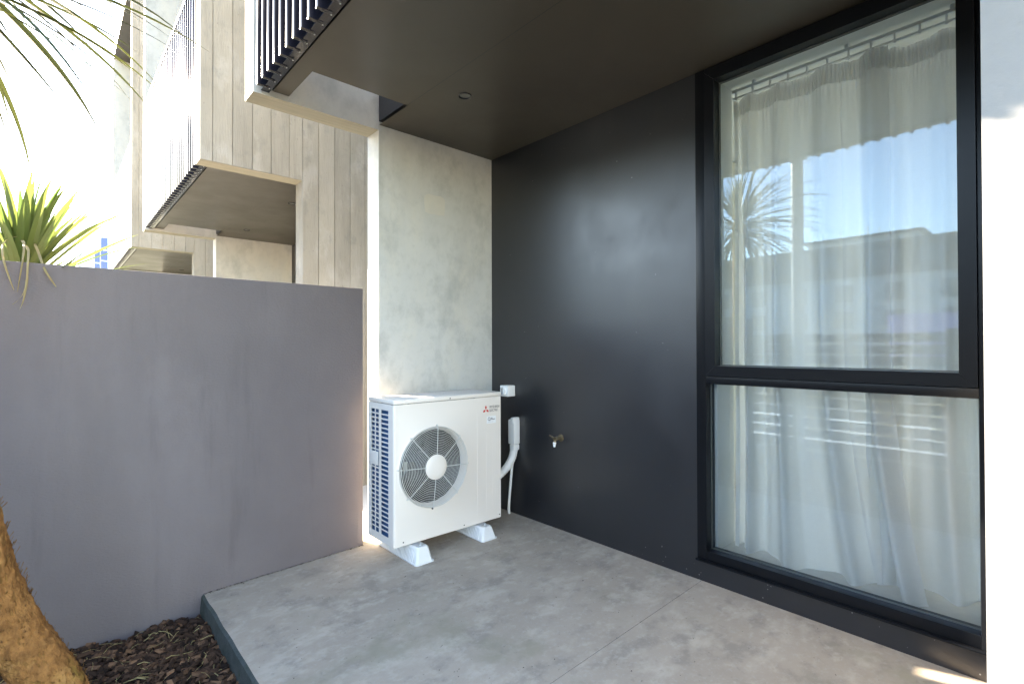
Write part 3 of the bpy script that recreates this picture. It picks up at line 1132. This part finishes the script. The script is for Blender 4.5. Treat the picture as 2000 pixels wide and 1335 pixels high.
# feet: ribbed tapered blocks with a flange and a bolted bracket
for fxc in (-.982, -.472):
    zf = SL*fxc
    y0, y1 = -.540, -.030
    b = MB()
    wB, wT, hgt = .061, .041, AZ0-.014-zf
    zt_ = zf+hgt
    rings = []
    prof = [(0, .016), (.006, .016), (.0065, .0), (hgt-.008, .0), (hgt, .006)]
    vs, fs = [], []
    for (h_, ins) in prof:
        f_ = h_/hgt
        wx = wB+(wT-wB)*f_-(.006 if h_ == hgt else 0)+(.007 if h_ <= .006 else 0)
        ya = y0+.022*f_+(.003 if h_ == hgt else 0)-(.006 if h_ <= .006 else 0)
        yb = y1-.022*f_+(.006 if h_ <= .006 else 0)
        c_ = .012
        ringp = []
        for (sx, yy, sy) in ((-1, ya, 1), (1, ya, 1), (1, yb, -1), (-1, yb, -1)):
            p1, p2 = (fxc+sx*wx, yy+sy*c_), (fxc+sx*(wx-c_), yy)
            ringp += [p1, p2] if (sx, sy) in ((-1, 1), (1, -1)) else [p2, p1]
        for p in ringp: vs.append((p[0], p[1], zf+.0005+h_))
    for i in range(len(prof)-1):
        for k in range(8):
            fs.append((i*8+k, i*8+(k+1) % 8, (i+1)*8+(k+1) % 8, (i+1)*8+k))
    fs.append(tuple(range((len(prof)-1)*8, len(prof)*8)))
    b.add(vs, fs)
    # side ribs
    y = y0+.05
    while y < y1-.04:
        for sx in (-1, 1):
            q = [(fxc+sx*(wB+.004), zf+.007), (fxc+sx*(wT+.0045), zt_-.009), (fxc+sx*(wT-.004), zt_-.009), (fxc+sx*(wB-.004), zf+.007)]
            b.prism(q, 'y', y, y+.006)
        y += .0165
    ft = b.build('mounting_foot', M['foot'], ac, True)
    for yb in (-.485, -.090):
        m_ = MB().box(fxc-.026, fxc+.026, yb-.016, yb+.016, zt_+.0008, zt_+.004)
        m_.lathe([(.0095, 0), (.0095, .008), (.004, .0085), (.004, .017)], (fxc, yb, zt_+.004), (0, 0, 1), 6)
        m_.build('bolt', M['galv'], ft)

# ------------------------------------------------------------------ things on the dark wall
t = thing('isolator_switch', 'white square switch box on the dark wall above the air conditioner', 'switch', (0, -.235, .95))
b = MB().bbox(-.078, -.001, -.283, -.190, .908, .992, .006)
b.build('housing', M['pvc'], t, True)
b = MB().lathe([(.031, 0), (.031, .008), (.027, .013), (0, .014)], (-.078, -.236, .950), (-1, 0, 0), 8)
k = b.build('dial', M['pvc'], t, True)
MB().bbox(-.103, -.0925, -.242, -.230, .926, .974, .002).build('lever', M['galv'], k, True)

t = thing('pipe_cover', 'white plastic pipe cover with ribbed elbow beside the air conditioner', 'pipe cover', (0, -.30, .60))
b = MB().bbox(-.066, -.001, -.338, -.268, .545, .735, .012)
b.build('end_cap', M['pvc'], t, True)
b = MB().bbox(-.070, -.001, -.333, -.300, .706, .752, .010)
b.build('cap_collar', M['pvc'], t, True)
b = MB().bbox(-.060, -.001, -.331, -.280, .500, .5445, .008)
b.build('neck', M['pvc'], t, True)
pts, rs = [], []
for i in range(34):
    t_ = i/33
    a = t_*math.pi*.42
    pts.append((-.034-.215*(1-math.cos(a))-.06*t_*t_, -.302+.03*t_, .505-.215*math.sin(a)))
    rs.append(.031 if i % 2 else .0285)
MB().tube(pts, rs, 16).build('flexible_elbow', M['pvc'], t, True)

o = MB().tube([(-.020, -.300, .53), (-.022, -.297, .48), (-.030, -.287, .42), (-.034, -.275, .34), (-.036, -.265, .24), (-.042, -.256, .12), (-.043, -.251, .04), (-.038, -.250, .003)],
              .0105, 12).build('drain_hose', M['pvc'], None, True)
tag(o, 'thin white drain hose hanging down the dark wall to the patio', 'hose')

t = thing('garden_tap', 'small brass garden tap with white nozzle on the dark wall', 'tap', (0, -.765, .648))
ty, tz = -.760, .648
b = MB().lathe([(.026, .0008), (.026, .004), (.013, .007), (.011, .030), (.015, .034), (.015, .052), (.011, .056), (.010, .074), (.0, .075)], (0, ty, tz), (-1, 0, 0), 18)
b.tube([(-.050, ty, tz), (-.058, ty, tz-.004), (-.064, ty, tz-.014), (-.066, ty, tz-.024)], [.010, .0105, .010, .0095], 12)
b.build('body', M['brass'], t, True)
b = MB().tube([(-.072, ty, tz+.002), (-.088, ty, tz+.014), (-.096, ty, tz+.020)], [.0065, .006, .007], 10)
b.tube([(-.095, ty-.022, tz+.014), (-.097, ty, tz+.020), (-.095, ty+.022, tz+.026)], [.0055, .0045, .0055], 8)
b.build('handle', M['brass'], t, True)
b = MB().lathe([(.0125, 0), (.0125, .012), (.010, .014), (.0085, .030), (.009, .031), (.006, .034)], (-.066, ty, tz-.022), (-.12, 0, -1), 14)
b.build('nozzle', M['pvc'], t, True)


# ------------------------------------------------------------------ cabbage trees (strap leaves)
def strap(L_, W_, elev, droop, seed, curl=0.):
    """leaf in the XZ plane starting at the origin, heading +X"""
    rnd = random.Random(seed)
    n = 12
    vs, fs = [], []
    x = z = 0.
    a = elev
    tw = rnd.uniform(-.5, .5)
    for i in range(n+1):
        t_ = i/n
        wd = W_*(.55+.45*min(1, t_*4))*(1-max(0, (t_-.35)/.65)**1.7)+.0008
        c, s_ = math.cos(tw*t_), math.sin(tw*t_)
        vz = .22*wd
        nx_, nz_ = -math.sin(a), math.cos(a)
        side = curl*t_*t_*L_
        for (q, h) in ((-1, vz), (0, 0), (1, vz)):
            yy, hh_ = q*wd/2*c-h*s_*0, h+q*wd/2*s_
            vs.append((x+nx_*hh_, yy+side, z+nz_*hh_))
        x += math.cos(a)*L_/n
        z += math.sin(a)*L_/n
        a -= droop/n*(.4+1.2*t_)
    for i in range(n):
        for k in range(2):
            fs.append((i*3+k, i*3+k+1, i*3+k+4, i*3+k+3))
    return MB().add(vs, fs)


def cabbage_tree(name, label, base, pts, rads, crown, spec, leafmat, seed, core=.05, lean=False):
    th = thing(name, label, 'tree', base)
    # shaggy trunk
    rnd = random.Random(seed)
    P, Q = [], []
    N_ = 260
    for i in range(N_+1):
        t_ = i/N_*(len(pts)-1)
        k = min(int(t_), len(pts)-2)
        f_ = t_-k
        p0, p1, p2, p3 = [Vector(pts[max(0, min(len(pts)-1, k+d))]) for d in (-1, 0, 1, 2)]
        p = .5*((2*p1)+(-p0+p2)*f_+(2*p0-5*p1+4*p2-p3)*f_**2+(-p0+3*p1-3*p2+p3)*f_**3)
        P.append(p)
        Q.append(rads[k]+(rads[k+1]-rads[k])*f_)
    b = MB().tube(P, Q, 84)
    for i, v in enumerate(b.v):
        c = P[min(i//84, N_)]
        d = Vector(v)-c
        q = Vector((v[0]*1, v[1]*1, v[2]*.55))
        h = .006*mnoise.noise(q*26)+.006*mnoise.noise(q*75+Vector((5, 2, 1)))+.004*mnoise.noise(q*190)
        d = d*(1+h/max(.02, d.length))
        b.v[i] = tuple(c+d)
    tr = b.build('trunk', M['trunk'], th, True)
    # loose bark flakes
    b = MB()
    for _ in range(3200):
        i = rnd.randint(1, N_-1)
        d = (P[i+1]-P[i-1]).normalized()
        a = rnd.uniform(0, 6.28)
        e1 = d.cross(Vector((0, 1, 0))).normalized()
        e2 = d.cross(e1)
        rad = e1*math.cos(a)+e2*math.sin(a)
        tan = d.cross(rad)
        c = P[i]+rad*(Q[i]-.002)
        l, wd = rnd.uniform(.006, .020), rnd.uniform(.0012, .0045)
        if P[i].z > P[0].z+.62: l *= 1.9
        out = rad*rnd.uniform(.003, .014)*(1.8 if P[i].z > P[0].z+.62 else 1)
        b.add([c-tan*wd, c+tan*wd, c+tan*wd*.6+d*l+out, c-tan*wd*.5+d*l*.9+out], [(0, 1, 2, 3)])
    b.build('bark_flakes', M['flake'], tr)['kind'] = 'stuff'
    cr_ = MB().lathe([(core, -.25), (core*1.25, -.05), (core*1.1, .05), (core*.4, .14), (0, .16)], crown, (0, 0, 1), 16).build('crown', leafmat, th, True)
    cache = {}
    for (n_, el0, el1, dr, l0, l1, wd, mt) in spec:
        for k in range(n_):
            el = el0+(el1-el0)*(k+rnd.random())/n_
            key = (round(el/8), round(dr, 2), mt, rnd.randint(0, 2), wd)
            if key not in cache:
                cache[key] = strap(1.0, wd/((l0+l1)/2), R(round(el/8)*8), dr*(1+.3*(key[3]-1)), hash(key[0]*7+key[3]) % 999, rnd.uniform(-.12, .12)).mesh('leaf', M[mt], True)
            az = k*2.39996+rnd.uniform(-.3, .3)
            s_ = rnd.uniform(l0, l1)
            if lean and math.cos(az)+math.sin(az) > .25 and el < 50 and rnd.random() < .62:
                continue
            if lean and math.cos(az)+math.sin(az) > .25: s_ *= .82
            put('leaf', cache[key], cr_, (crown[0]+.6*core*math.cos(az), crown[1]+.6*core*math.sin(az), crown[2]+rnd.uniform(-.06, .08)+.1*(el-20)/70), (0, 0, az), (s_, s_, s_))
    return th, cr_


cabbage_tree('cabbage_tree', 'leaning orange-brown trunk in the mulch with drooping strap leaves overhead', (-2.585, -.835, -.17),
             [(-2.575, -.855, -.24), (-2.61, -.835, -.06), (-2.657, -.805, .115), (-2.815, -.735, .45), (-2.91, -.70, .95), (-2.96, -.685, 1.6), (-2.985, -.68, 2.2), (-2.985, -.68, 2.62)],
             [.084, .081, .078, .082, .076, .068, .064, .06], (-2.985, -.68, 2.62),
             [(44, 52, 88, .7, .50, .70, .022, 'leaf_olive'), (90, 5, 52, .8, .70, 1.0, .025, 'leaf_olive'), (100, -30, 8, .7, .65, .95, .022, 'leaf_olive'), (40, -62, -28, .4, .45, .66, .020, 'leaf_olive')],
             M['trunk'], 21, lean=True)
_, plant = cabbage_tree('cabbage_tree', 'bright green spiky strap leaves rising behind the low grey wall', (-2.80, .52, -.3),
                        [(-2.80, .52, -.32), (-2.81, .52, .3), (-2.80, .53, .9), (-2.79, .52, 1.50)], [.075, .065, .06, .055], (-2.79, .52, 1.55),
                        [(40, 64, 88, .28, .42, .60, .044, 'leaf'), (34, 34, 64, .36, .44, .62, .034, 'leaf'), (22, 8, 34, .35, .45, .66, .022, 'leaf')], M['leaf_dead'], 33)
# dry leaves that have flopped over the wall
for pts in ([(-2.80, .40, 1.86), (-2.845, .15, 1.80), (-2.835, -.01, 1.70), (-2.815, -.035, 1.62), (-2.795, -.04, 1.55)],
            [(-2.79, .40, 1.84), (-2.765, .12, 1.80), (-2.768, -.012, 1.69), (-2.778, -.03, 1.60), (-2.785, -.035, 1.54)],
            [(-2.78, .40, 1.82), (-2.750, .1, 1.765), (-2.752, -.015, 1.69), (-2.752, -.04, 1.60), (-2.765, -.05, 1.52), (-2.80, -.055, 1.485)],
            [(-2.752, -.038, 1.62), (-2.757, -.045, 1.56), (-2.764, -.05, 1.50), (-2.778, -.052, 1.46)],
            [(-2.74, .40, 1.84), (-2.715, .1, 1.74), (-2.700, -.02, 1.66), (-2.672, -.04, 1.605), (-2.655, -.045, 1.575)]):
    vs, fs = [], []
    n = len(pts)
    for i, p in enumerate(pts):
        wd = .008*(1-(i/(n-1))**2)+.002
        vs += [(p[0]-wd/2, p[1], p[2]-.003), (p[0], p[1]-.003, p[2]), (p[0]+wd/2, p[1], p[2]+.003)]
    for i in range(n-1):
        for k in range(2): fs.append((i*3+k, i*3+k+1, i*3+k+4, i*3+k+3))
    o = MB().add(vs, fs).build('dry_leaf', M['leaf_dead'], plant, True)
    md = o.modifiers.new('s', 'SUBSURF')
    md.levels = md.render_levels = 2

# ------------------------------------------------------------------ across the street (seen mirrored in the window)
M['timber'] = mat('charcoal_timber', (.045, .045, .047), .7, .3, var=(.07, .068, .066), vscale=3, stretch=(1, 6, 20), bump=.2)
t = thing('slat_fence', 'dark horizontal slat fence along the street, mirrored in the window', 'fence', (-5.05, -2.5, -.14))
BD = MB().bbox(-5.06, -5.035, -7.5, 1.2, 0, .116, .003).mesh('fence_slat', M['timber'])
for k in range(11):
    put('fence_slat', BD, t, (0, 0, -.12+k*.145))
for y in (-7.3, -5.5, -3.9, -2.25, -.4, 1.1):
    MB().box(-5.15, -5.062, y-.045, y+.045, -.32, 1.46).build('fence_post', M['timber'], t)
o = MB().box(-4.99, -4.96, -7.4, -2.2, -.14, 1.485).build('gate_panel', M['timber'], None)
tag(o, 'solid dark gate leaf beside the slat fence, mirrored in the window', 'gate')
o = MB().lathe([(.072, -.2), (.070, 3.4), (.066, 6.2), (.05, 6.25)], (-4.35, -.83, 0), (0, 0, 1), 16).build('street_pole', M['galv'], None, True)
o.data.materials[0] = mat('painted_pole', (.16, .16, .155), .5, .4)
tag(o, 'upright grey pole mirrored in the upper window pane', 'pole')
M['bld_dark'] = mat('charcoal_panels', (.025, .028, .030), .6, .4, var=(.035, .038, .040), vscale=.6)
M['bld_pale'] = mat('pale_render', (.42, .45, .46), .7, .3, var=(.47, .50, .51), vscale=.3)
M['bld_glass'] = mat('far_window', (.05, .07, .09), .1, .6)
M['purple'] = mat('purple_board', (.36, .30, .60), .5, .4)
t = thing('commercial_building', 'long two-tone commercial building across the street, mirrored in the window', 'building', (-42, 5, -.3))
MB().box(-56, -40, -12, 60, -.4, 6.15).build('lower_wall', M['bld_pale'], t)
MB().box(-56.2, -39.8, -12.2, 60.2, 6.152, 8.5).build('upper_wall', M['bld_dark'], t)
M['bld_white'] = mat('white_render', (.62, .63, .62), .7, .3)
rfx = MB().box(-50, -42, 4, 11, 8.502, 9.25).build('plant_room', M['bld_white'], t)
MB().box(-50.3, -41.7, 3.7, 11.3, 9.252, 9.42).build('plant_room_roof', M['bld_dark'], rfx)
for y in (5, 6.5, 7.2, 9):
    MB().tube([(-43, y, 9.42), (-43, y, 10.0+.4*math.sin(y))], .05, 6).build('antenna', M['galv'], rfx)
WN = MB().box(-.05, .08, -.55, .55, -.6, .6).mesh('window', M['bld_glass'])
for y in range(-10, 58, 3):
    for z in (1.2, 3.1, 5.0):
        put('window', WN, t, (-40, y, z))
    put('window', WN, t, (-39.8, y+1, 7.3))
for i, (y, lab) in enumerate(((1.55, 'left of two pale slender flag poles mirrored in the window'), (1.85, 'right of two pale slender flag poles mirrored in the window'))):
    o = MB().lathe([(.06, -.3), (.05, 4), (.035, 6.6), (0, 6.65)], (-25, y-3, 0), (0, 0, 1), 10).build('flag_pole', M['bld_pale'], None, True)
    tag(o, lab, 'pole', 'flag poles')
t = thing('hoarding_board', 'purple sign board behind dry grass, mirrored in the window', 'sign', (-24, .6, -.3))
MB().bbox(-24.1, -24, -.6, 2.2, .8, 2.6, .02).build('panel', M['purple'], t)
for y in (-.3, 1.9): MB().box(-24.2, -24.105, y-.06, y+.06, -.32, 2.5).build('post', M['galv'], t)
for gi, (gx, gy, gs, lab) in enumerate(((-6.9, -.25, 1.0, 'tall dry tussock grass nearest the pole, mirrored in the window'), (-7.0, -1.2, .75, 'middle clump of dry tussock grass, mirrored in the window'),
                                        (-7.2, -1.95, .62, 'low clump of dry grass beyond the gate, mirrored in the window'))):
    b = MB()
    rnd = random.Random(60+gi)
    for _ in range(170):
        a, r_ = rnd.uniform(0, 6.28), rnd.uniform(0, .22)
        ln = rnd.uniform(1.2, 2.4)*gs
        sp = rnd.uniform(.1, .5)
        x, y = gx+r_*math.cos(a), gy+r_*math.sin(a)
        ps = [Vector((x+math.cos(a)*sp*ln*.5*q*q, y+math.sin(a)*sp*ln*.6*q*q, -.15+ln*q*(1-.18*sp*q))) for q in (0, .35, .7, 1)]
        vs, fs = [], []
        for i, p in enumerate(ps):
            wd = .008*(1-i/3.2)
            vs += [(p.x-wd*math.sin(a), p.y+wd*math.cos(a), p.z), (p.x+wd*math.sin(a), p.y-wd*math.cos(a), p.z)]
        for i in range(3): fs.append((2*i, 2*i+1, 2*i+3, 2*i+2))
        b.add(vs, fs)
    o = b.build('tussock_grass', M['grass'])
    tag(o, lab, 'grass', 'dry grass by the footpath')

# far end of the row: pale tower with blue glazing
M['blue_glass'] = mat('blue_glazing', (.03, .065, .20), .25, .5)
M['tower_white'] = mat('white_cladding', (.8, .8, .8), .5, .4)
t = thing('distant_building', 'far white building with two narrow blue glazed strips', 'building', (.5, 60, -.3))


MB().box(-.9, 1.9, 60, 68, -.4, 12.9).build('wall', M['tower_white'], t)
for (xa, xb, zt_) in ((.80, 1.30, 11.9), (.33, .71, 10.6)):
    wb = MB().box(xa, xb, 59.93, 59.99, 0, zt_).build('glazed_strip', M['blue_glass'], t)
    for z in (zt_-1.25, zt_-2.3, zt_-5):
        MB().box(xa, xb+.02, 59.90, 59.925, z, z+.09).build('glazing_bar', M['tower_white'], wb)
